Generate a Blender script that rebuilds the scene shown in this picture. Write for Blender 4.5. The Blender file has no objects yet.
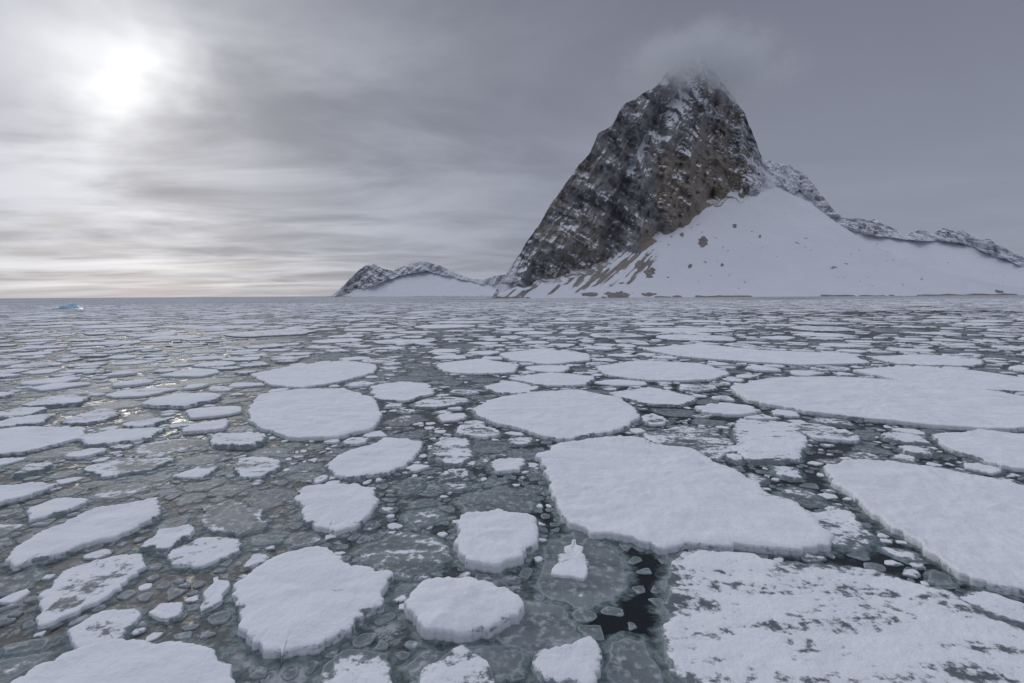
import bpy, math, numpy as np
from mathutils import Matrix, Vector, kdtree
rng = np.random.default_rng(11)
scene = bpy.context.scene
scene.view_settings.view_transform = 'Standard'
scene.view_settings.look = 'None'
scene.view_settings.exposure = 0

# ------------------------------------------------------------ camera
CAMZ = 6.0
pitch = -math.atan((341.5 - 295.0) / 512.0)
roll = 0.0065
F = np.array([0, math.cos(pitch), math.sin(pitch)])
R0 = np.array([1.0, 0, 0]); U0 = np.array([0, -math.sin(pitch), math.cos(pitch)])
R = math.cos(roll) * R0 - math.sin(roll) * U0
U = math.cos(roll) * U0 + math.sin(roll) * R0
cd = bpy.data.cameras.new("camera"); cam = bpy.data.objects.new("camera", cd)
scene.collection.objects.link(cam); scene.camera = cam
cd.sensor_width = 36; cd.lens = 18; cd.clip_start = 0.1; cd.clip_end = 200000
m = Matrix(((R[0], U[0], -F[0], 0), (R[1], U[1], -F[1], 0), (R[2], U[2], -F[2], CAMZ), (0, 0, 0, 1)))
cam.matrix_world = m

def ray(u, v):
    return F + (u - 512) / 512 * R + (341.5 - v) / 512 * U
def ground(u, v):          # image pixel projected through the camera onto the water plane
    d = ray(u, v); t = CAMZ / -d[2]
    return np.array([d[0] * t, d[1] * t])
def slopes(pts):           # horizontal and vertical tangents of skyline points given in image pixels
    a = np.array([[ray(u, v)[0] / ray(u, v)[1], ray(u, v)[2] / ray(u, v)[1]] for u, v in pts])
    return a[:, 0], a[:, 1]

# ------------------------------------------------------------ numpy noise
def _h(ix, iy, iz, s):
    n = (ix * 73856093) ^ (iy * 19349663) ^ (iz * 83492791) ^ (s * 2654435)
    n = n & 0x7fffffff
    n = ((n >> 13) ^ n) & 0x7fffffff
    n = (n * 60493 + 19990303) & 0x7fffffff
    n = ((n >> 11) ^ n) * 1103515245 & 0x7fffffff
    return (n >> 7 & 0xffff) / 65535.0
def vnoise(x, y, z, s=0):
    x, y, z = np.broadcast_arrays(np.asarray(x, float), np.asarray(y, float), np.asarray(z, float))
    fx, fy, fz = np.floor(x), np.floor(y), np.floor(z)
    ix, iy, iz = fx.astype(np.int64), fy.astype(np.int64), fz.astype(np.int64)
    tx, ty, tz = x - fx, y - fy, z - fz
    tx = tx * tx * (3 - 2 * tx); ty = ty * ty * (3 - 2 * ty); tz = tz * tz * (3 - 2 * tz)
    r = 0
    for a in (0, 1):
        for b in (0, 1):
            for c in (0, 1):
                w = (tx if a else 1 - tx) * (ty if b else 1 - ty) * (tz if c else 1 - tz)
                r = r + w * _h(ix + a, iy + b, iz + c, s)
    return r
def fbm(x, y, z=0.0, o=5, s=0, g=0.5, ridged=False):
    t = 0; a = 1; n = 0; f = 1
    for i in range(o):
        v = vnoise(x * f + 17.3 * i, y * f + 5.1 * i, z * f + 9.7 * i, s + i)
        if ridged: v = 1 - abs(2 * v - 1)
        t = t + a * v; n += a; a *= g; f *= 2.03
    return t / n
def sstep(a, b, x):
    t = np.clip((x - a) / (b - a), 0, 1); return t * t * (3 - 2 * t)

# ------------------------------------------------------------ mesh helper
def make_mesh(name, V, Q, mat, attrs=None, smooth=True):
    me = bpy.data.meshes.new(name)
    V = np.ascontiguousarray(V, dtype=np.float32); Q = np.ascontiguousarray(Q, dtype=np.int32)
    me.vertices.add(len(V)); me.vertices.foreach_set("co", V.ravel())
    me.loops.add(Q.size); me.loops.foreach_set("vertex_index", Q.ravel())
    me.polygons.add(len(Q))
    me.polygons.foreach_set("loop_start", np.arange(0, Q.size, Q.shape[1], dtype=np.int32))
    me.polygons.foreach_set("loop_total", np.full(len(Q), Q.shape[1], dtype=np.int32))
    me.update(calc_edges=True)
    if attrs:
        for k, a in attrs.items():
            at = me.attributes.new(k, 'FLOAT', 'POINT')
            at.data.foreach_set("value", np.ascontiguousarray(a, dtype=np.float32).ravel())
    me.polygons.foreach_set("use_smooth", np.full(len(Q), smooth, dtype=bool))
    me.materials.append(mat)
    ob = bpy.data.objects.new(name, me); scene.collection.objects.link(ob)
    return ob
def grid_quads(nr, nc, wrap=False):
    i = np.arange(nr - 1)[:, None]; j = np.arange(nc if wrap else nc - 1)[None, :]
    j2 = (j + 1) % nc
    return np.stack([i * nc + j, i * nc + j2, (i + 1) * nc + j2, (i + 1) * nc + j], -1).reshape(-1, 4)

# ------------------------------------------------------------ node helper
class NT:
    def __init__(s, tree): s.t = tree; s.n = tree.nodes; s.l = tree.links
    def new(s, typ, **k):
        n = s.n.new(typ)
        for a, b in k.items(): setattr(n, a, b)
        return n
    def put(s, sock, v):
        if isinstance(v, bpy.types.NodeSocket): s.l.new(v, sock)
        elif isinstance(v, (tuple, list)) and sock.type == 'RGBA' and len(v) == 3: sock.default_value = (*v, 1)
        else: sock.default_value = v
    def m(s, op, a, b=0.0, c=None, clamp=False):
        n = s.new('ShaderNodeMath', operation=op, use_clamp=clamp)
        s.put(n.inputs[0], a); s.put(n.inputs[1], b)
        if c is not None: s.put(n.inputs[2], c)
        return n.outputs[0]
    def vm(s, op, a, b=None, out=0):
        n = s.new('ShaderNodeVectorMath', operation=op); s.put(n.inputs[0], a)
        if b is not None: s.put(n.inputs[3 if op == 'SCALE' else 1], b)
        return n.outputs[out]
    def ss(s, x, a, b, o0=0.0, o1=1.0):
        n = s.new('ShaderNodeMapRange', interpolation_type='SMOOTHSTEP')
        for i, v in enumerate((x, a, b, o0, o1)): s.put(n.inputs[i], v)
        return n.outputs[0]
    def mix(s, f, a, b, blend='MIX'):
        n = s.new('ShaderNodeMix', data_type='RGBA', blend_type=blend)
        s.put(n.inputs[0], f); s.put(n.inputs[6], a); s.put(n.inputs[7], b)
        return n.outputs[2]
    def noise(s, vec, scale, detail=4, rough=0.5, dist=0.0, out='Fac'):
        n = s.new('ShaderNodeTexNoise'); s.put(n.inputs['Vector'], vec)
        n.inputs['Scale'].default_value = scale; n.inputs['Detail'].default_value = detail
        n.inputs['Roughness'].default_value = rough; n.inputs['Distortion'].default_value = dist
        return n.outputs[out]
    def attr(s, name): return s.new('ShaderNodeAttribute', attribute_name=name).outputs['Fac']
    def mapping(s, vec, sc=(1, 1, 1), rot=(0, 0, 0)):
        n = s.new('ShaderNodeMapping'); s.put(n.inputs[0], vec)
        n.inputs['Rotation'].default_value = rot; n.inputs['Scale'].default_value = sc
        return n.outputs[0]
    def bump(s, h, strength, dist, normal=None):
        n = s.new('ShaderNodeBump'); s.put(n.inputs['Height'], h)
        n.inputs['Strength'].default_value = strength; n.inputs['Distance'].default_value = dist
        if normal is not None: s.put(n.inputs['Normal'], normal)
        return n.outputs[0]
def material(name):
    mt = bpy.data.materials.new(name); mt.use_nodes = True
    t = NT(mt.node_tree); p = t.n['Principled BSDF']
    return mt, t, p

# ------------------------------------------------------------ ice material
def ice_material():
    mt, t, p = material("snow_covered_sea_ice")
    pos = t.new('ShaderNodeTexCoord').outputs['Object']
    E = t.attr('edge'); C = t.attr('cover')
    n1 = t.noise(pos, 5.0, 5, .66); n2 = t.noise(t.mapping(pos, (.55, 1.35, 1), (0, 0, .45)), 1.1, 3, .55, .6)
    e = t.m('EXPONENT', t.m('MULTIPLY', t.m('MAXIMUM', E, 0.0), -9.0))
    val = t.m('ADD', C, t.m('MULTIPLY', t.m('SUBTRACT', n2, .5), 1.3))
    val = t.m('ADD', val, t.m('MULTIPLY', t.m('SUBTRACT', n1, .5), 1.3))
    val = t.m('SUBTRACT', val, t.m('MULTIPLY', e, .40))
    snow = t.ss(val, .42, .62)
    icec = t.mix(t.ss(n2, .3, .7), (.12, .142, .155), (.215, .245, .262))
    icec = t.mix(t.ss(n1, .48, .70), icec, (.40, .43, .455))
    icec = t.mix(t.m('MULTIPLY', t.ss(E, .06, .0), .6), icec, (.34, .40, .44))
    wet = t.mix(t.ss(n1, .35, .7), (.11, .148, .155), (.25, .30, .315))
    icec = t.mix(t.ss(E, -.02, .0), wet, icec)
    snow = t.m('MULTIPLY', snow, t.ss(E, -.02, .005))
    snowc = t.mix(t.ss(n2, .2, .8), (.72, .74, .79), (.81, .83, .87))
    col = t.mix(snow, icec, snowc)
    t.put(p.inputs['Base Color'], col)
    t.put(p.inputs['Roughness'], t.m('ADD', .60, t.m('MULTIPLY', snow, .35)))
    t.put(p.inputs['Specular IOR Level'], t.m('SUBTRACT', .14, t.m('MULTIPLY', snow, .08)))
    drift = t.noise(t.mapping(pos, (1, .35, 1), (0, 0, .5)), 2.0, 4, .62, .4)
    hgt = t.m('ADD', t.m('MULTIPLY', drift, .055), t.m('MULTIPLY', n1, .055))
    t.put(p.inputs['Normal'], t.bump(hgt, .85, 1.0))
    a = t.m('ADD', E, t.m('MULTIPLY', t.m('SUBTRACT', n1, .5), .4))
    t.put(p.inputs['Alpha'], t.ss(a, -.34, -.03))
    return mt
ICE = ice_material()

# ------------------------------------------------------------ floe builder (vectorised)
def floes(P, ctr, h, cover, zoff, near=True, rings=10, skirt=.3, rimring=None):
    N, M, _ = P.shape
    D = P - ctr[:, None, :]; L = np.linalg.norm(D, axis=2) + 1e-6
    Ds = D.copy()
    for _ in range(2):                      # rounder contours for the inside of the slab
        wn_ = max(1, M // 14); acc = np.zeros_like(D)
        for q in range(-wn_, wn_ + 1): acc += np.roll(Ds, q, axis=1)
        Ds = acc / (2 * wn_ + 1)
    r = L.mean(1)
    spec = []
    if skirt > 0: spec += [(-skirt, .006, 0), (-skirt * .5, .008, 0), (-.01, .010, 0)]
    else: spec += [(0, -.03, 0)]
    spec += [(0, 0.0, .60), (.012, 0, .93), (.04, 0, 1.0)]
    if near: spec += [(.16, 0, 1.06), (.35, 0, 1.0)]
    nabs = len(spec); K = nabs + rings
    fr = (np.arange(1, rings + 1) / rings)
    V = np.zeros((N, K, M, 3)); E = np.zeros((N, K, M))
    dmax = max(s[0] for s in spec)
    sc = np.minimum(1, .45 * r / max(dmax, 1e-3))[:, None]
    sc = np.minimum(sc, .6 * L / max(dmax, 1e-3))
    sksc = np.minimum(1, .5 * r / .3)[:, None] * np.ones_like(L)
    for k in range(K):
        if k < nabs:
            d, z0, zf = spec[k]; dd = d * (sc if d > 0 else sksc); s = 1 - dd / L; DD = D
        else:
            f = fr[k - nabs]
            dl = spec[-1][0] * sc; s = (1 - dl / L) * (1 - f); dd = L * (1 - s); z0, zf = 0, 1.0
            wm = min(1.0, f * 1.8) if M > 40 else 0.0
            DD = D * (1 - wm) + Ds * wm
        V[:, k, :, :2] = ctr[:, None, :] + DD * s[:, :, None]
        E[:, k] = dd
        V[:, k, :, 2] = z0 + zoff[:, None] + zf * h[:, None]
    X, Y = V[..., 0], V[..., 1]
    amp = sstep(.02, .4, E) * h[:, None, None]
    V[..., 2] += amp * (fbm(X * .7, Y * .7, 3.0, 4, 5) - .5) * 1.0
    V[..., 2] += amp * (fbm(X * 3.1, Y * 3.1, 8.0, 2, 9) - .5) * .4
    C = np.broadcast_to(cover[:, None, None], E.shape).copy()
    if rimring is not None:
        C += rimring[:, None, None] * (sstep(.35, .0, E) - .35)
    base = grid_quads(K, M, True)
    Q = (base[None] + (np.arange(N) * K * M)[:, None, None]).reshape(-1, 4)
    return V.reshape(-1, 3), Q, E.ravel(), C.ravel()

def smooth_closed(P, M):
    P = np.asarray(P, float)
    for k in (.07, .25):
        A = P * (1 - k) + np.roll(P, -1, 0) * k; B = P * k + np.roll(P, -1, 0) * (1 - k)
        P = np.stack([A, B], 1).reshape(-1, 2)
    Pc = np.vstack([P, P[:1]]); sl = np.r_[0, np.cumsum(np.linalg.norm(np.diff(Pc, axis=0), axis=1))]
    q = np.linspace(0, sl[-1], M, endpoint=False)
    return np.stack([np.interp(q, sl, Pc[:, 0]), np.interp(q, sl, Pc[:, 1])], 1), sl[-1]

# traced floes : (outline in image pixels, snow cover, freeboard, rim weighting)
H = [
 ([(537,458),(562,446),(603,440),(640,441),(656,449),(690,452),(740,475),(772,499),(798,509),(829,538),(831,550),(790,554),(700,553),(640,549),(590,540),(565,522),(556,506),(546,497),(550,480)],1.15,.19,0),
 ([(470,412),(490,402),(530,394),(580,392),(622,400),(640,416),(630,429),(600,438),(560,443),(528,434),(485,424)],1.05,.16,0),
 ([(245,412),(262,397),(300,391),(345,391),(372,399),(384,417),(372,432),(335,441),(285,441),(258,431)],1.15,.18,0),
 ([(250,376),(300,366),(345,362),(378,366),(375,374),(340,384),(300,390),(268,386)],1.1,.16,0),
 ([(728,390),(770,380),(840,379),(920,384),(1000,395),(1060,408),(1060,432),(1000,433),(920,428),(850,420),(790,412),(745,402)],1.1,.2,0),
 ([(820,470),(860,463),(930,470),(1000,485),(1060,500),(1090,560),(1060,600),(1000,595),(960,580),(920,555),(880,525),(850,500),(830,484)],1.1,.18,0),
 ([(665,560),(700,552),(760,560),(850,568),(940,590),(1000,620),(1050,650),(1070,700),(900,720),(760,715),(690,700),(665,670),(662,610)],.68,.12,.0),
 ([(232,600),(245,580),(275,560),(320,552),(348,560),(388,580),(385,610),(360,635),(322,652),(280,668),(245,655),(236,630)],.98,.16,0),
 ([(293,505),(305,490),(340,486),(375,492),(382,510),(365,530),(335,538),(305,525)],1.0,.15,0),
 ([(322,470),(345,455),(385,440),(425,443),(418,460),(390,475),(350,480)],.95,.13,0),
 ([(425,462),(440,438),(470,440),(473,458),(455,467)],.62,.1,0),
 ([(453,530),(465,520),(500,516),(535,525),(537,545),(522,565),(495,574),(465,568),(454,550)],1.05,.22,0),
 ([(410,605),(425,590),(470,586),(510,597),(523,615),(505,635),(460,647),(425,638),(412,622)],1.1,.22,0),
 ([(553,576),(560,558),(575,540),(592,565),(583,582)],1.0,.08,0),
 ([(533,660),(560,655),(592,643),(598,665),(592,690),(545,690)],1.05,.16,0),
 ([(422,695),(425,672),(462,648),(490,665),(500,695)],.7,.1,.2),
 ([(313,695),(320,670),(345,655),(385,660),(392,695)],.62,.08,.1),
 ([(15,685),(60,662),(110,648),(170,650),(215,668),(235,690),(230,720),(20,720)],1.1,.13,0),
 ([(5,560),(40,535),(100,510),(160,500),(167,517),(140,533),(80,550),(15,573)],1.05,.14,0),
 ([(35,600),(60,575),(100,560),(140,557),(145,572),(125,590),(80,615),(45,628)],.72,.09,.6),
 ([(66,635),(100,615),(140,612),(143,625),(115,648),(80,652)],.7,.08,.5),
 ([(197,600),(215,578),(236,585),(225,605),(200,617)],.8,.09,.3),
 ([(733,450),(735,420),(790,425),(812,440),(800,462),(750,465)],.8,.13,0),
 ([(640,436),(680,428),(715,430),(738,450),(715,462),(670,455)],.55,.1,.3),
 ([(197,510),(230,502),(263,510),(262,530),(235,540),(200,530)],.35,.06,.55),
 ([(368,388),(400,383),(430,385),(435,395),(405,403),(375,402)],.9,.13,0),
 ([(595,368),(640,362),(700,365),(732,375),(710,382),(650,383),(605,377)],1.1,.17,0),
 ([(640,350),(700,345),(760,352),(850,355),(870,365),(800,367),(740,363),(680,358)],1.1,.19,0),
 ([(850,372),(900,368),(970,372),(1040,382),(1040,395),(970,392),(900,383)],1.1,.19,0),
 ([(928,437),(980,432),(1050,440),(1050,475),(1000,470),(955,455)],1.0,.15,0),
 ([(497,355),(540,350),(590,355),(590,362),(550,366),(510,362)],1.1,.18,0),
 ([(505,380),(550,374),(597,378),(585,387),(545,388)],1.0,.15,0),
 ([(436,365),(480,360),(520,366),(515,374),(470,376),(440,373)],1.1,.15,0),
 ([(-40,455),(-40,437),(30,428),(85,430),(80,440),(40,452),(-20,462)],1.0,.13,0),
 ([(-40,508),(-30,492),(30,486),(62,487),(40,496),(0,506)],1.0,.13,0),
 ([(230,470),(240,460),(270,458),(283,466),(265,478),(238,480)],.68,.1,.2),
 ([(25,512),(60,500),(92,502),(62,516),(30,523)],.95,.1,0),
 ([(797,515),(840,510),(878,540),(860,555),(825,545)],.6,.08,.2),
 ([(607,395),(650,388),(700,400),(680,408),(640,405)],.9,.13,0),
 ([(868,358),(930,356),(985,362),(975,368),(900,366)],1.0,.16,0),
 ([(480,388),(510,383),(540,388),(530,395),(495,395)],.85,.12,0),
 ([(70,440),(110,432),(165,430),(150,441),(95,448)],.9,.12,0),
 ([(85,470),(130,458),(175,460),(150,472),(100,480)],.6,.08,.2),
 ([(172,478),(200,466),(222,468),(205,480)],.7,.08,.2),
 ([(362,552),(400,530),(440,535),(452,560),(410,580),(380,575)],.42,.04,.3),
 ([(450,500),(500,488),(535,495),(530,512),(480,518)],.2,.03,.2),
 ([(538,592),(546,545),(580,528),(615,548),(622,590),(580,612)],.12,.02,.1),
 ([(500,640),(520,600),(560,610),(580,640),(530,655)],.1,.02,.1),
 ([(400,668),(430,650),(530,640),(520,668),(440,700)],.08,.015,.1),
]
hero_poly = []
for i, (pts, cov, hh, rim) in enumerate(H):
    W = np.array([ground(u, v) for u, v in pts])
    per = np.linalg.norm(W - np.roll(W, 1, 0), axis=1).sum()
    M = int(np.clip(per / .05, 90, 620))
    O, per = smooth_closed(W, M)
    c = O.mean(0); T = np.roll(O, -1, 0) - np.roll(O, 1, 0); T /= np.linalg.norm(T, axis=1)[:, None] + 1e-9
    Nn = np.stack([T[:, 1], -T[:, 0]], 1)
    size = per / 6.28
    a = .13 * min(1, size) + .03
    w = (fbm(O[:, 0] * .8, O[:, 1] * .8, i * 3.3, 3, 3) - .5) * 3.2 * a + (fbm(O[:, 0] * 2.6, O[:, 1] * 2.6, i * 1.7, 4, 6, .6, True) - .6) * .32 * min(1, size)
    fc = fbm(O[:, 0] * 1.1, O[:, 1] * 1.1, i * 2.1, 2, 13) * 8
    w = w + ((np.floor(fc) + sstep(.35, .65, fc - np.floor(fc))) / 8 - .5) * 1.8 * a
    O = O + Nn * w[:, None]
    hero_poly.append(O)
    V, Q, E, C = floes(O[None], c[None], np.array([hh]), np.array([cov]), np.array([.002 * (i % 7)]), True,
                       int(np.clip(size / .16, 8, 34)), .44, np.array([rim]))
    make_mesh("ice_floe", V, Q, ICE, {'edge': E, 'cover': C})

# ------------------------------------------------------------ occupancy packing
def inpoly(px, py, P):
    ins = np.zeros(px.shape, bool); n = len(P); j = n - 1
    for i in range(n):
        xi, yi = P[i]; xj, yj = P[j]
        c = ((yi > py) != (yj > py)) & (px < (xj - xi) * (py - yi) / (yj - yi + 1e-12) + xi)
        ins ^= c; j = i
    return ins
class Occ:
    def __init__(s, x0, x1, y0, y1, res):
        s.x0, s.y0, s.res = x0, y0, res
        s.nx = int((x1 - x0) / res); s.ny = int((y1 - y0) / res); s.g = np.zeros((s.ny, s.nx), bool)
    def poly(s, P):
        a = np.floor((P.min(0) - [s.x0, s.y0]) / s.res).astype(int); b = np.ceil((P.max(0) - [s.x0, s.y0]) / s.res).astype(int)
        a = np.clip(a, 0, [s.nx - 1, s.ny - 1]); b = np.clip(b, 0, [s.nx - 1, s.ny - 1])
        if (b <= a).any(): return
        xx, yy = np.meshgrid(np.arange(a[0], b[0]), np.arange(a[1], b[1]))
        s.g[a[1]:b[1], a[0]:b[0]] |= inpoly(s.x0 + (xx + .5) * s.res, s.y0 + (yy + .5) * s.res, P[::3])
    def throw(s, cand, r, asp, ang):
        out = []
        k = int(math.ceil(r / s.res)) + 1
        oy, ox = np.mgrid[-k:k + 1, -k:k + 1]
        for i, (x, y) in enumerate(cand):
            ci = int((x - s.x0) / s.res); cj = int((y - s.y0) / s.res)
            if ci < k or cj < k or ci >= s.nx - k - 1 or cj >= s.ny - k - 1: continue
            if s.g[cj, ci]: continue
            ca, sa = math.cos(ang[i]), math.sin(ang[i])
            ux = (ox * ca + oy * sa) * s.res; uy = (-ox * sa + oy * ca) * s.res / asp[i]
            msk = ux * ux + uy * uy < r * r
            w = s.g[cj - k:cj + k + 1, ci - k:ci + k + 1]
            if (w & msk).any(): continue
            w |= msk; out.append(i)
        return out
def sample(n, d0, d1, half=1.25):
    d = np.sqrt(rng.uniform(d0 ** 2, d1 ** 2, n)); return np.stack([rng.uniform(-half, half, n) * d, d], 1)

def openwater(x, y):       # 1 where leads of open water lie
    n = fbm(x / 45.0, y / 26.0, 1.5, 4, 21)
    o = sstep(.58, .70, n) * sstep(40, 90, y)
    lead = np.exp(-((y - 135 - .10 * x) / 24) ** 2) * sstep(25, 75, x)
    return np.clip(o * .6 + lead * .9, 0, 1)
def slushy(x, y):          # 1 where the pack is thin grey slush rather than snow-topped floes
    return sstep(.50, .62, fbm(x / 13.0, y / 8.0, 7.5, 4, 29)) * (sstep(35, 15, y) * .4 + .6)

near = Occ(-95, 95, 4, 76, .08)
for P in hero_poly: near.poly(P)
far = Occ(-620, 620, 60, 480, .35)
for P in hero_poly: far.poly(P)
S = []   # x,y,r,asp,ang
def run(occ, classes, d0, d1, half, dens):
    for r, n in classes:
        c = sample(n, d0, d1, half); asp = rng.uniform(.45, .95, n); ang = rng.uniform(0, 3.14, n)
        keep = rng.uniform(0, 1, n) > np.maximum(openwater(c[:, 0], c[:, 1]) * dens, slushy(c[:, 0], c[:, 1]) * (.55 if r > 1 else .18))
        c, asp, ang = c[keep], asp[keep], ang[keep]
        for i in occ.throw(c, r * 1.0, asp, ang): S.append((c[i, 0], c[i, 1], r, asp[i], ang[i]))
run(near, [(2.6, 120), (2.1, 160), (1.8, 300), (1.5, 500), (1.25, 1100), (1.0, 1800)], 20, 62, 1.3, .9)
run(near, [(.8, 3500), (.6, 5500), (.42, 6500)], 6.5, 62, 1.3, .9)
run(near, [(.27, 6500)], 6.5, 45, 1.3, .9)
run(near, [(.15, 6000)], 6.5, 24, 1.2, .9)
run(far, [(9.0, 200), (6.5, 500), (4.6, 1300), (3.5, 3000), (2.6, 6000), (2.0, 9000), (1.4, 14000)], 62, 440, 1.3, .9)
run(far, [(.9, 11000)], 62, 150, 1.3, .9)
S = np.array(S)
print("floes", len(S))
NS = len(S)
kd = kdtree.KDTree(NS)
for i in range(NS): kd.insert((S[i, 0], S[i, 1], 0), i)
kd.balance()
HP = np.concatenate([O[::5] for O in hero_poly])
kh = kdtree.KDTree(len(HP))
for i in range(len(HP)): kh.insert((HP[i, 0], HP[i, 1], 0), i)
kh.balance()
KN, KH = 11, 4
NB = np.zeros((NS, KN + KH, 3))
for i in range(NS):
    q = (S[i, 0], S[i, 1], 0)
    r_ = kd.find_n(q, KN + 1)[1:]
    for k, (co, j, dd) in enumerate(r_): NB[i, k] = (co[0], co[1], S[j, 2] * (S[j, 3] ** .5))
    for k, (co, j, dd) in enumerate(kh.find_n(q, KH)): NB[i, KN + k] = (co[0], co[1], 0.0)

def outlines(S, NBs, M):
    N = len(S); th = np.linspace(0, 2 * np.pi, M, endpoint=False) + rng.uniform(0, 1, (N, 1))
    r = S[:, 2]; re = r * S[:, 3] ** .5
    d = NBs[..., :2] - S[:, None, :2]; D = np.linalg.norm(d, axis=2) + 1e-6
    tk = np.arctan2(d[..., 1], d[..., 0])
    gap = (.02 + .05 * r)[:, None] * rng.uniform(.2, 2.4, D.shape)
    pl = (D ** 2 + re[:, None] ** 2 - NBs[..., 2] ** 2) / (2 * D) - gap
    pl = np.clip(pl, .45 * re[:, None], 6 * re[:, None])
    Kc = 5
    t2 = (np.arange(Kc)[None] + rng.uniform(-.45, .45, (N, Kc))) * 2 * np.pi / Kc
    ca, sa = np.cos(t2 - S[:, 4:5]), np.sin(t2 - S[:, 4:5])
    ell = 1 / np.sqrt(ca ** 2 + (sa / S[:, 3:4]) ** 2)
    p2 = r[:, None] * ell * rng.uniform(.66, 1.2, (N, Kc))
    T = np.concatenate([tk, t2], 1); A = np.concatenate([pl, p2], 1)
    q = rng.uniform(25, 90, (N, 1))
    c = np.maximum(np.cos(th[:, :, None] - T[:, None, :]), 0) / A[:, None, :]
    cm = c.max(2, keepdims=True)
    rho = 1 / (cm[..., 0] * (((c / cm) ** q[:, :, None]).sum(2) ** (1 / q)))
    jag = np.zeros_like(rho)
    for hsm in range(3, max(6, M // 3)):
        jag += (rng.normal(0, .05, (N, 1)) / hsm ** .5) * np.cos(hsm * th + rng.uniform(0, 6.28, (N, 1)))
    rho = np.minimum(rho, r[:, None] * 1.7) * (1 + jag)
    return np.stack([S[:, 0:1] + rho * np.cos(th), S[:, 1:2] + rho * np.sin(th)], 2)

VV, QQ, EE, CC = [], [], [], []; off = 0
dist = S[:, 1]
def addgroup(mask, M, rings, near_, skirt):
    global off
    G = S[mask]
    if len(G) == 0: return
    P = outlines(G, NB[mask], M); N = len(G)
    x, y, r = G[:, 0], G[:, 1], G[:, 2]
    u = rng.uniform(0, 1, N)
    pt = np.where(r > 1.4, .10, np.where(r < .3, .55, .45)) - .12 * (y > 30) + .5 * slushy(x, y)
    thin = u < pt
    cover = np.where(thin, rng.uniform(-.05, .52, N), rng.uniform(.62, 1.15, N))
    h = np.where(thin, rng.uniform(.012, .04, N), rng.uniform(.06, .16, N) * np.clip(r / .8, .35, 1.2))
    rim = np.where(rng.uniform(0, 1, N) < .35, .45, .05) * (r > .35)
    V, Q, E, C = floes(P, G[:, :2], h, cover, rng.uniform(0, .006, N), near_, rings, skirt, rim)
    VV.append(V); QQ.append(Q + off); EE.append(E); CC.append(C); off += len(V)
big = S[:, 2] > .3
addgroup((dist < 26) & big, 64, 5, True, .26)
addgroup((dist < 26) & ~big, 20, 2, False, 0)
addgroup((dist >= 26) & (dist < 62), 34, 3, False, .22)
addgroup((dist >= 62) & (dist < 160), 22, 2, False, 0)
addgroup(dist >= 160, 14, 1, False, 0)
make_mesh("pancake_ice_field", np.concatenate(VV), np.concatenate(QQ), ICE,
          {'edge': np.concatenate(EE), 'cover': np.concatenate(CC)})
print("field verts", off)

# ------------------------------------------------------------ sea
mt, t, p = material("slushy_sea_water")
pos = t.new('ShaderNodeTexCoord').outputs['Object']
dk = t.attr('dark'); fa = t.attr('far'); br = t.attr('brown')
wn = t.noise(pos, 1.6, 4, .6, 0, 'Color')
wpos = t.vm('ADD', pos, t.vm('SCALE', t.vm('SUBTRACT', wn, (.5, .5, .5)), 1.2))
def vor(vec, scale, feat='F1', rnd=1.0):
    n = t.new('ShaderNodeTexVoronoi', feature=feat); t.put(n.inputs['Vector'], vec)
    n.inputs['Scale'].default_value = scale; n.inputs['Randomness'].default_value = rnd
    return n
v1 = vor(wpos, .95); v2 = vor(wpos, 3.1); v3 = vor(wpos, 1.7, 'DISTANCE_TO_EDGE')
n1 = t.noise(pos, 2.4, 5, .62, .5); n2 = t.noise(pos, .35, 3, .55, .5); n3 = t.noise(pos, 11, 3, .65)
sep1 = t.new('ShaderNodeSeparateColor'); t.put(sep1.inputs[0], v1.outputs['Color'])
sep2 = t.new('ShaderNodeSeparateColor'); t.put(sep2.inputs[0], v2.outputs['Color'])
blob = t.m('MULTIPLY', t.ss(v1.outputs['Distance'], .62, .36), sep1.outputs[0])
blob2 = t.m('MULTIPLY', t.ss(v2.outputs['Distance'], .50, .25), sep2.outputs[0])
crk = t.ss(v3.outputs['Distance'], .0, .07)
dens = t.m('ADD', t.m('MULTIPLY', blob, .55), t.m('MULTIPLY', blob2, .60))
dens = t.m('ADD', dens, t.m('MULTIPLY', t.m('SUBTRACT', n1, .34), 1.4))
dens = t.m('ADD', dens, t.m('MULTIPLY', t.m('SUBTRACT', n2, .42), .8))
dens = t.m('SUBTRACT', dens, dk)
dens = t.m('SUBTRACT', dens, t.m('MULTIPLY', t.m('SUBTRACT', 1.0, crk), .22))
mask = t.ss(dens, -.10, .62)
slush = t.mix(t.ss(n3, .3, .75), (.080, .098, .108), (.160, .188, .200))
slush = t.mix(t.ss(dens, .40, .85), slush, (.37, .395, .42))
slush = t.mix(t.m('MULTIPLY', br, .70), slush, (.175, .152, .130))
col = t.mix(mask, (.007, .010, .014), slush)
# distant pack: floes too small to trace one by one
v4 = vor(t.vm('ADD', pos, t.vm('SCALE', wn, 3.0)), .16, 'DISTANCE_TO_EDGE')
fn = t.noise(t.mapping(pos, (.4, 1, 1)), .012, 4, .6)
pack = t.m('MULTIPLY', t.ss(v4.outputs['Distance'], .04, .12), t.ss(fn, .30, .48))
col = t.mix(t.m('MULTIPLY', t.m('MULTIPLY', pack, fa), t.ss(dk, .5, .1)), col, (.62, .64, .68))
t.put(p.inputs['Base Color'], col)
t.put(p.inputs['IOR'], 1.33)
t.put(p.inputs['Specular IOR Level'], t.m('SUBTRACT', t.m('SUBTRACT', .42, t.m('MULTIPLY', mask, .37)), t.m('MULTIPLY', fa, .2), clamp=True))
t.put(p.inputs['Roughness'], t.m('ADD', t.m('ADD', .30, t.m('MULTIPLY', mask, .45)), t.m('MULTIPLY', fa, .3), clamp=True))
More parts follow.
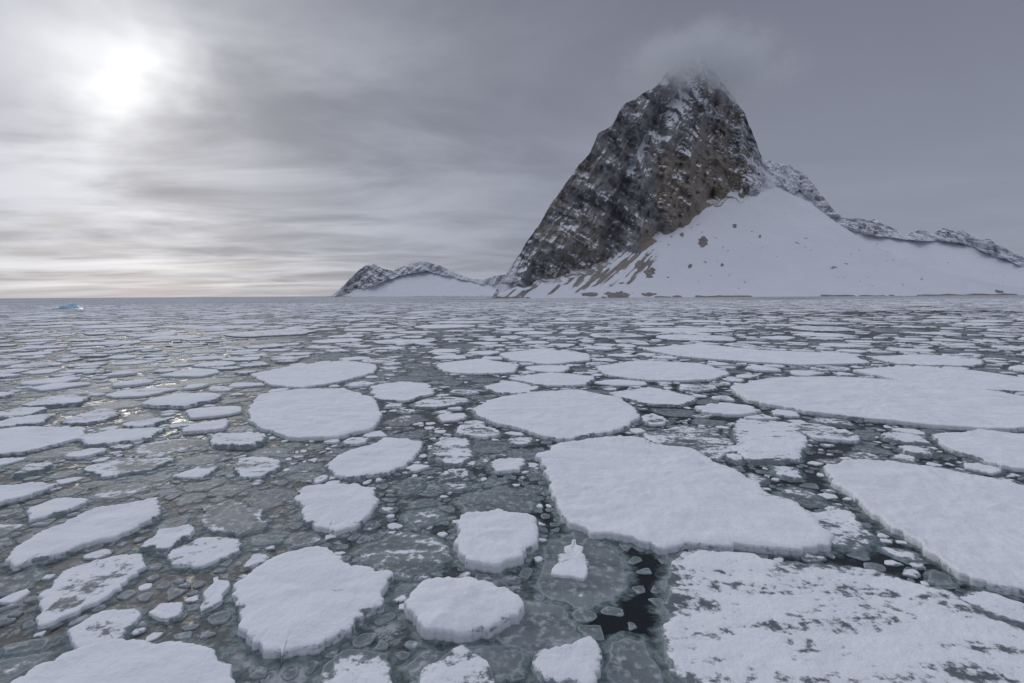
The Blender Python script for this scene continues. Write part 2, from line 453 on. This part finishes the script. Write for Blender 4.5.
hh = t.m('ADD', t.m('MULTIPLY', n3, .012), t.m('MULTIPLY', n1, .035))
t.put(p.inputs['Normal'], t.bump(hh, .45, 1.0))
SEA = mt
rad = np.r_[0.5, np.geomspace(3, 90000, 520)]
az = np.concatenate([np.linspace(-58, 58, 620), np.linspace(60, 300, 80)]) * np.pi / 180
X = rad[:, None] * np.sin(az)[None]; Y = rad[:, None] * np.cos(az)[None]
dark = openwater(X, Y) * .9
for (u, v, r, s) in [(632, 600, .75, 1.1), (620, 655, .8, 1.1), (640, 570, .5, 1), (545, 508, .8, .7), (860, 440, 2.2, .7), (840, 480, 1, .5), (650, 640, .6, 1.),
                     (930, 590, .9, .5), (445, 400, 2, .45), (600, 600, .4, .5), (540, 560, .5, .6), (430, 425, 1.5, .5), (700, 412, 2., .6), (560, 450, 1., .5), (1000, 345, 8, .6), (400, 640, .4, .5), (800, 470, 1.2, .6), (720,385,2.5,.5)]:
    g = ground(u, v); dark += s * np.exp(-(((X - g[0]) ** 2 + (Y - g[1]) ** 2) / (r * r * 2)))
dark += .26 * sstep(-5, 8, X) * sstep(60, 20, Y)
dark -= .18 * slushy(X, Y)
dark -= .18 * sstep(60, 160, Y)
brown = .9 * sstep(.46, .64, fbm(X / 9., Y / 6., 4., 4, 33)) * sstep(0.15, -.35, X / np.maximum(Y, 1)) * (Y > 0) * sstep(400, 150, Y)
for (u, v, rx, ry) in [(30, 345, 26, 8), (215, 331, 14, 12)]:
    g = ground(u, v); b = np.exp(-(((X - g[0]) / rx) ** 2 + ((Y - g[1]) / ry) ** 2)); brown = np.maximum(brown, b)
farA = sstep(110, 330, np.hypot(X, Y))
V = np.stack([X, Y, np.zeros_like(X)], -1).reshape(-1, 3)
make_mesh("sea_water", V, grid_quads(len(rad), len(az), True)[:, ::-1], SEA, {'dark': dark.clip(-.4, 1.3), 'far': farA, 'brown': brown})

# ------------------------------------------------------------ terrain materials
def rock_material(name, haze, k=1.0):
    mt, t, p = material(name)
    pos = t.new('ShaderNodeTexCoord').outputs['Object']
    sn = t.attr('snow'); rf = t.attr('brown')
    a = t.noise(pos, .012 * k, 6, .62, .4); b = t.noise(pos, .06 * k, 6, .68)
    st = t.noise(t.mapping(pos, (1, 1, .22), (0, .55, .2)), .045 * k, 6, .65, .8)
    bed = t.noise(t.mapping(pos, (.25, .25, 1.4), (0, -.45, 0)), .05 * k, 5, .6, .5)
    c = t.mix(t.ss(a, .35, .65), (.205, .208, .225), (.285, .278, .280))
    c = t.mix(t.ss(b, .48, .75), c, (.40, .385, .375))
    c = t.mix(t.m('MULTIPLY', t.ss(t.m('ADD', t.m('MULTIPLY', a, .6), t.m('MULTIPLY', rf, .45)), .42, .72), .72), c, (.30, .245, .19))
    c = t.mix(t.m('MULTIPLY', t.ss(st, .54, .68), .6), c, (.11, .105, .11))
    c = t.mix(t.m('MULTIPLY', t.ss(bed, .54, .66), .55), c, (.13, .122, .122))
    c = t.mix(haze, c, (.55, .57, .64))  # air haze over far rock, mixed into its base colour
    val = t.m('ADD', sn, t.m('MULTIPLY', t.m('SUBTRACT', b, .5), .6))
    val = t.m('ADD', val, t.m('MULTIPLY', t.m('SUBTRACT', st, .5), .9))
    val = t.m('ADD', val, t.m('MULTIPLY', t.m('SUBTRACT', bed, .5), 1.1))
    s = t.ss(val, .42, .60)
    col = t.mix(s, c, t.mix(a, (.68, .70, .75), (.79, .81, .85)))
    t.put(p.inputs['Base Color'], col); p.inputs['Roughness'].default_value = .85
    p.inputs['Specular IOR Level'].default_value = .15
    hb = t.m('ADD', t.m('MULTIPLY', b, 6.0), t.m('ADD', t.m('MULTIPLY', st, 7.0), t.m('MULTIPLY', bed, 6.0)))
    hb = t.m('MULTIPLY', t.m('SUBTRACT', hb, 9.5), t.ss(sn, .75, .45, .12, 1.0))
    t.put(p.inputs['Normal'], t.bump(t.m('ADD', hb, t.m('MULTIPLY', a, 5.0)), .8, 1.0 / k))
    return mt
ROCK = rock_material("snowy_rock", 0.0)
ROCK_HAZE = rock_material("hazed_rock", .35, .5)  # rock of the far hills, with a pale blue haze tint painted in

def terrain(name, ridge, foot, D0, mat, ncol=700, nap=110, ncl=330, kap=1.5, kcl=.45, jag=.004, detail=1.0, main=False, extra=0.0):
    pr, sr = slopes(ridge); pf, sf = slopes(foot)
    pp = np.linspace(pr[0], pr[-1], ncol)
    zs_r = np.interp(pp, pr, sr); zs_f = np.interp(pp, pf, sf)
    rough = np.clip((zs_r - zs_f) / .08, 0, 1)
    zs_r = zs_r + jag * (fbm(pp * 60, 0 * pp, 2., 5, 41, .6) - .5) * 2 * (.15 + .85 * rough)
    zs_f = zs_f + .014 * (fbm(pp * 50, 0 * pp, 7., 4, 44) - .5) * 2 * rough
    zs_f = np.clip(np.minimum(zs_f, zs_r - .0002), .0005, None); zs_r = np.maximum(zs_r, zs_f + .0001)
    zC = zs_f * D0 / (1 - kap * zs_f); yC = D0 + kap * zC
    zR = zs_r * (yC - kcl * zC) / (1 - kcl * zs_r); yR = yC + kcl * (zR - zC)
    rows = []
    for i in range(nap):
        a = i / (nap - 1)
        rows.append((D0 + (yC - D0) * a, -3 + (zC + 3) * (a ** 1.12), np.full(ncol, 0.0), np.full(ncol, a)))
    for i in range(1, ncl):
        a = i / (ncl - 1)
        rows.append((yC + (yR - yC) * (a ** 1.15), zC + (zR - zC) * a, np.full(ncol, a), np.full(ncol, 1.0)))
    for i in range(1, 40):
        a = i / 39
        rows.append((yR + (zR * 1.3 + 30) * a, zR * (1 - a) - 3 * a, np.full(ncol, 1 - .3 * a), np.full(ncol, 1.0)))
    Yg = np.array([r[0] for r in rows]); Zg = np.array([r[1] for r in rows]); A = np.array([r[2] for r in rows])
    AA = np.array([r[3] for r in rows])
    Xg = pp[None] * Yg
    ap = (A == 0)
    cl = (A > 0) * np.clip((zR - zC) / 90, 0, 1)[None] * sstep(0, .06, A)
    cl[nap + ncl - 1:] *= np.linspace(1, 0, 39)[:, None]
    q1 = (Xg * .86 - Zg * .5); q2 = (Xg * .5 + Zg * .86)
    rib = fbm(q1 / 75, q2 / 320, Yg / 400, 5, 51, .55, True)
    blk = fbm(Xg / 42, Zg / 58, Yg / 60, 5, 61, .58, True)
    led = fbm(q2 / 26, q1 / 190, 3., 4, 71, .55)
    dY = -(rib - .55) * 125 * detail - (blk - .55) * 50 * detail - (led - .5) * 45 * detail
    side = 0
    if main:
        cp, cs = slopes([(706, 50), (686, 100), (668, 130), (650, 165), (634, 205), (622, 262), (615, 293)])
        o = np.argsort(cs); pc = np.interp(Zg / Yg, cs[o], cp[o])
        side = Xg / Yg - pc
        dY += 95 * sstep(.012, -.03, side) + 60 * sstep(.02, .16, side)
        dY += 35 * np.exp(-((side + .035) / .012) ** 2)
    und = (fbm(Xg / 70, Yg / 160, 2., 5, 91) - .5)
    dY = dY * cl
    Yn = Yg + dY
    k = Yn / Yg                                   # keep the skyline set by image pixels while the relief is pushed in and out
    Xn = Xg * k + (fbm(Zg / 30, Xg / 60, 5., 4, 81) - .5) * 10 * detail * cl * (A < .96)
    Zn = np.where(cl > 0, (Zg - 0) * k, Zg)
    Zn = Zn + ap * und * 16 * np.clip(Zg / 60, 0, 1) * sstep(1.0, .8, AA)
    Zn = Zn + cl * (fbm(Xg / 18, Yg / 18, Zg / 18, 3, 95) - .5) * 6 * detail * (A < .97)
    P = np.stack([Xn, Yn, Zn], -1)
    du = np.gradient(P, axis=1); dv = np.gradient(P, axis=0)
    nrm = np.cross(du, dv); nrm /= np.linalg.norm(nrm, axis=-1, keepdims=True) + 1e-9
    nz = abs(nrm[..., 2])
    snow = np.where(ap, 1.25, -.27 + .75 * sstep(.40, .78, nz) + extra)
    hz = Zg / zR.max()
    snow = snow + (~ap) * (1.05 * sstep(.78, .95, hz + .14 * (fbm(Xg / 50, Zg / 50, 1., 3, 99) - .5)) + .15 * sstep(.5, .8, hz))
    thinc = sstep(120, 30, (zR - zC))[None]
    snow = snow + (~ap) * thinc * .75
    brown = sstep(.45, .6, fbm(Xg / 120, Zg / 90, 2., 4, 103))
    if main:
        snow = snow + (~ap) * .75 * sstep(.50, .36, rib) * sstep(.35, .6, fbm(q1 / 90, q2 / 90, 3., 3, 161))
        sd = Xg / Yg
        brown = np.clip(brown * .5 + .5 * sstep(-.01, .04, side) * (~ap), 0, 1)
        pl, _ = slopes([(490, 290), (652, 290), (680, 290), (776, 184), (725, 200)])
        leftm = sstep(pl[2] + .01, pl[1] - .03, sd)
        q = Xg - .9 * (Yg - D0)
        stre = fbm(q / 9, Yg / 60, 1., 5, 111, .6)
        snow = np.where(ap, snow - leftm * (1.15 * sstep(.40, .62, stre) * sstep(.0, .6, AA)), snow)
        brown = np.where(ap, .6, brown)
        snow = snow + (~ap) * .90 * sstep(pl[4] - .02, pl[3], sd) * sstep(.15, .4, hz)
        snow = snow + (~ap) * 1.2 * np.exp(-((side + .035) / .008) ** 2) * sstep(.40, .46, hz) * sstep(.66, .56, hz)
        snow = snow + (~ap) * .45 * sstep(.56, .72, fbm(q2 / 16, q1 / 200, 6., 4, 141, .6))
    out = fbm(Xg / 7, Yg / 14, Zg / 7, 3, 121) + .10 * (fbm(Xg / 90, Yg / 90, 2., 2, 125) - .5)
    snow = np.where(ap, snow - 1.5 * sstep(.79, .83, out), snow)
    if main:
        for (u, v, rr) in [(703, 240, .012), (682, 232, .006), (722, 262, .004), (735, 225, .006), (650, 270, .012), (640, 262, .010), (690, 262, .004), (760, 235, .004), (618, 291, .030), (590, 291, .020), (650, 291, .018), (1000, 288, .014)]:
            a_, b_ = slopes([(u, v)]); dd = np.hypot(Xg / Yg - a_[0], (Zg / Yg - b_[0]) * (1 if v < 285 else 4)) / rr
            snow = np.where(ap, snow - 1.6 * sstep(1.15, .75, dd + 1.1 * (fbm(Xg / 6, Zg / 4, Yg / 8, 3, 151) - .3)), snow)
    shore = sstep(4.0, 1.2, Zg + 4 * (fbm(Xg / 25, Yg * 0, 1., 4, 131) - .5))
    snow = np.where(ap, snow - 1.1 * shore * sstep(.42, .52, fbm(Xg / 50, Yg * 0, 3., 4, 133)), snow)
    make_mesh(name, P.reshape(-1, 3), grid_quads(*Yg.shape), mat, {'snow': snow, 'brown': brown})

ridge = [(486,298),(492,294),(500,280),(515,258),(530,235),(548,207),(560,190),(572,170),(578,162),(590,150),(598,132),(612,122),(622,103),(640,94),(655,84),(668,70),(680,60),(692,55),(704,58),(714,66),(722,80),(735,96),(745,112),(752,128),(760,150),(768,168),(776,184),(790,191),(810,200),(840,222),(870,241),(900,256),(950,271),(1000,282),(1060,289),(1160,292),(1260,291)]
foot = [(486,298),(492,296),(500,290),(530,284),(560,277),(590,268),(612,261),(630,250),(645,238),(660,230),(680,224),(700,212),(720,201),(740,196),(755,192),(765,188),(776,185),(1260,185)]
terrain("mountain", ridge, foot, 900., ROCK, main=True, ncol=760, nap=150, jag=.007)
ridge2 = [(740,200),(765,160),(780,161),(795,168),(806,174),(820,192),(832,206),(842,217),(855,217),(875,219),(890,226),(905,234),(920,228),(932,233),(945,227),(962,229),(978,238),(990,239),(1003,246),(1024,257),(1060,265),(1140,258),(1250,272)]
foot2 = [(740,230),(800,190),(840,228),(880,236),(920,240),(960,242),(1024,266),(1140,272),(1250,282)]
terrain("snowy_ridge", ridge2, foot2, 2600., ROCK_HAZE, ncol=500, nap=60, ncl=120, kap=1.7, kcl=.8, jag=.010, detail=1.5, extra=.66)
ridge3 = [(326,299),(338,290),(346,282),(357,270),(366,264),(374,263),(384,268),(393,270),(404,265),(414,262),(426,261),(440,265),(455,272),(468,277),(482,279),(496,275),(520,272),(560,270)]
foot3 = [(326,300),(338,297),(350,292),(366,286),(384,281),(404,275),(426,270),(440,274),(482,284),(560,284)]
terrain("snowy_hill", ridge3, foot3, 4200., ROCK_HAZE, ncol=400, nap=60, ncl=110, kap=2.0, kcl=1.0, jag=.004, detail=1.8, extra=.5)

# ------------------------------------------------------------ small iceberg
mt, t, p = material("glacier_ice")
pos = t.new('ShaderNodeTexCoord').outputs['Object']
n = t.noise(pos, .6, 5, .6)
t.put(p.inputs['Base Color'], t.mix(t.ss(n, .35, .65), (.26, .44, .56), (.48, .62, .72)))
p.inputs['Roughness'].default_value = .4
t.put(p.inputs['Normal'], t.bump(n, .6, .5))
g = ground(68, 309)
nu, nv = 90, 40
xs = np.linspace(-1, 1, nu); ys = np.linspace(-1, 1, nv); gx, gy = np.meshgrid(xs, ys)
env = np.clip(1 - np.abs(gx) ** 3 - np.abs(gy) ** 3, 0, 1) ** .5
zz = env * (.35 + 1.5 * np.exp(-((gx - .15) / .35) ** 2) + .5 * np.exp(-((gx + .55) / .2) ** 2)) * (.6 + .8 * fbm(gx * 3, gy * 3, 1., 4, 5, .6, True)) - .25
make_mesh("iceberg", np.stack([g[0] + gx * 8, g[1] + gy * 5, zz * 1.5], -1).reshape(-1, 3), grid_quads(nv, nu), mt)

# ------------------------------------------------------------ summit cloud (real volume)
def cloud(center, size, dens, seed):
    bpy.ops.mesh.primitive_ico_sphere_add(subdivisions=3, radius=1, location=center)
    ob = bpy.context.object; ob.name = "cloud"; ob.scale = size
    mt = bpy.data.materials.new("cloud_vapour"); mt.use_nodes = True
    try: mt.cycles.volume_step_rate = 2.0
    except Exception: pass
    t = NT(mt.node_tree); t.n.clear()
    out = t.new('ShaderNodeOutputMaterial'); pv = t.new('ShaderNodeVolumePrincipled')
    pos = t.new('ShaderNodeTexCoord').outputs['Object']
    ln = t.vm('LENGTH', pos, out=1)
    nn = t.noise(t.vm('ADD', t.vm('MULTIPLY', pos, (1.6, 1, 1)), (seed, 0, 0)), 2.0, 4, .60)
    d = t.m('MULTIPLY', t.ss(t.m('ADD', ln, t.m('MULTIPLY', t.m('SUBTRACT', nn, .5), 1.6)), .95, .15), dens)
    d = t.m('MULTIPLY', d, t.ss(ln, .98, .35))
    t.put(pv.inputs['Density'], d); pv.inputs['Color'].default_value = (.92, .94, .99, 1)
    t.put(pv.inputs['Emission Strength'], d); pv.inputs['Emission Color'].default_value = (.080, .088, .108, 1)  # glow added in place of light scattered many times inside the cloud
    t.l.new(pv.outputs[0], out.inputs['Volume']); ob.data.materials.append(mt)
d = ray(708, 64); y = 1320.
cloud((d[0] / d[1] * y, y, d[2] / d[1] * y), (320, 190, 130), .012, 0)

# ------------------------------------------------------------ sky
sd = ray(132, 86); sd = sd / np.linalg.norm(sd)
el = math.asin(sd[2]); azs = math.atan2(sd[0], sd[1])
w = bpy.data.worlds.new("World"); scene.world = w; w.use_nodes = True
t = NT(w.node_tree); bg = t.n['Background']
D = t.vm('NORMALIZE', t.new('ShaderNodeTexCoord').outputs['Generated'])
sx = t.new('ShaderNodeSeparateXYZ'); t.put(sx.inputs[0], D)
z = t.m('MAXIMUM', sx.outputs[2], 0.0)
zi = t.m('DIVIDE', 1.0, t.m('ADD', z, .07))
uv = t.vm('SCALE', D, zi)
cx = t.new('ShaderNodeCombineXYZ'); su = t.new('ShaderNodeSeparateXYZ'); t.put(su.inputs[0], uv)
t.put(cx.inputs[0], su.outputs[0]); t.put(cx.inputs[1], su.outputs[1])
cuv = cx.outputs[0]
c1 = t.noise(t.mapping(cuv, (.6, .8, 1), (0, 0, .35)), .9, 5, .55, .4)
c2 = t.noise(t.mapping(cuv, (.30, 1.0, 1), (0, 0, -.1)), .95, 4, .55, .3)
c3 = t.noise(D, 5.5, 3, .55, .3, 'Color')
Dw = t.vm('NORMALIZE', t.vm('ADD', D, t.vm('SCALE', t.vm('SUBTRACT', c3, (.5, .5, .5)), .20)))
dt = t.m('MAXIMUM', t.vm('DOT_PRODUCT', D, tuple(sd), out=1), 0.0)
dw = t.m('MAXIMUM', t.vm('DOT_PRODUCT', Dw, tuple(sd), out=1), 0.0)
sky = t.new('ShaderNodeTexSky', sky_type='NISHITA', sun_disc=False, sun_elevation=el, sun_rotation=azs)
base = t.mix(t.ss(z, 0.0, .5), (.305, .328, .410), (.190, .203, .262))
base = t.mix(t.ss(z, .55, .95), base, (.92, .97, 1.10))
g0 = t.m('POWER', dt, 3.0); g1 = t.m('POWER', dt, 7.0); g2 = t.m('POWER', dw, 45.0); g3 = t.m('POWER', dw, 420.0)
cm = t.ss(c1, .34, .66); cm2 = t.ss(c2, .36, .64)
def scalec(c, f):
    n = t.new('ShaderNodeMix', data_type='RGBA', blend_type='MIX'); n.clamp_factor = False
    t.put(n.inputs[0], f); t.put(n.inputs[6], (0, 0, 0)); t.put(n.inputs[7], c); return n.outputs[2]
def addc(a, f, c): return t.mix(1.0, a, scalec(c, f), 'ADD')
base = t.mix(t.m('MULTIPLY', t.m('SUBTRACT', 1.0, cm), t.m('ADD', .15, t.m('MULTIPLY', g0, .5))), base, (.145, .156, .198))
col = addc(base, t.m('MULTIPLY', g1, t.m('ADD', .28, t.m('MULTIPLY', cm, .72))), (.28, .285, .285))
col = addc(col, t.m('MULTIPLY', g2, t.m('ADD', .25, t.m('MULTIPLY', cm, .75))), (.24, .24, .235))
col = addc(col, t.m('MULTIPLY', g3, t.m('ADD', .65, t.m('MULTIPLY', cm, .5))), (.46, .46, .44))
hb = t.m('EXPONENT', t.m('MULTIPLY', z, -9.0))
hf = t.m('MULTIPLY', t.m('MULTIPLY', hb, t.ss(t.vm('DOT_PRODUCT', D, (math.sin(azs - .2), math.cos(azs - .2), 0), out=1), .80, 1.0)), t.m('ADD', .25, t.m('MULTIPLY', cm2, 1.0)))
col = addc(col, hf, (.33, .32, .295))
col = t.mix(t.m('MULTIPLY', t.ss(z, .026, .008), .60), col, (.32, .345, .41))
skys = t.vm('SCALE', sky.outputs[0], .07)
col = t.mix(.96, skys, col)
t.put(bg.inputs['Color'], col); bg.inputs['Strength'].default_value = 1.0

ld = bpy.data.lights.new("sun", 'SUN'); ld.energy = .8; ld.angle = math.radians(18); ld.color = (1, .97, .93)
lo = bpy.data.objects.new("sun", ld); scene.collection.objects.link(lo)
lo.rotation_euler = Vector(tuple(sd)).to_track_quat('Z', 'Y').to_euler()
lo.location = (-200, 300, 200)
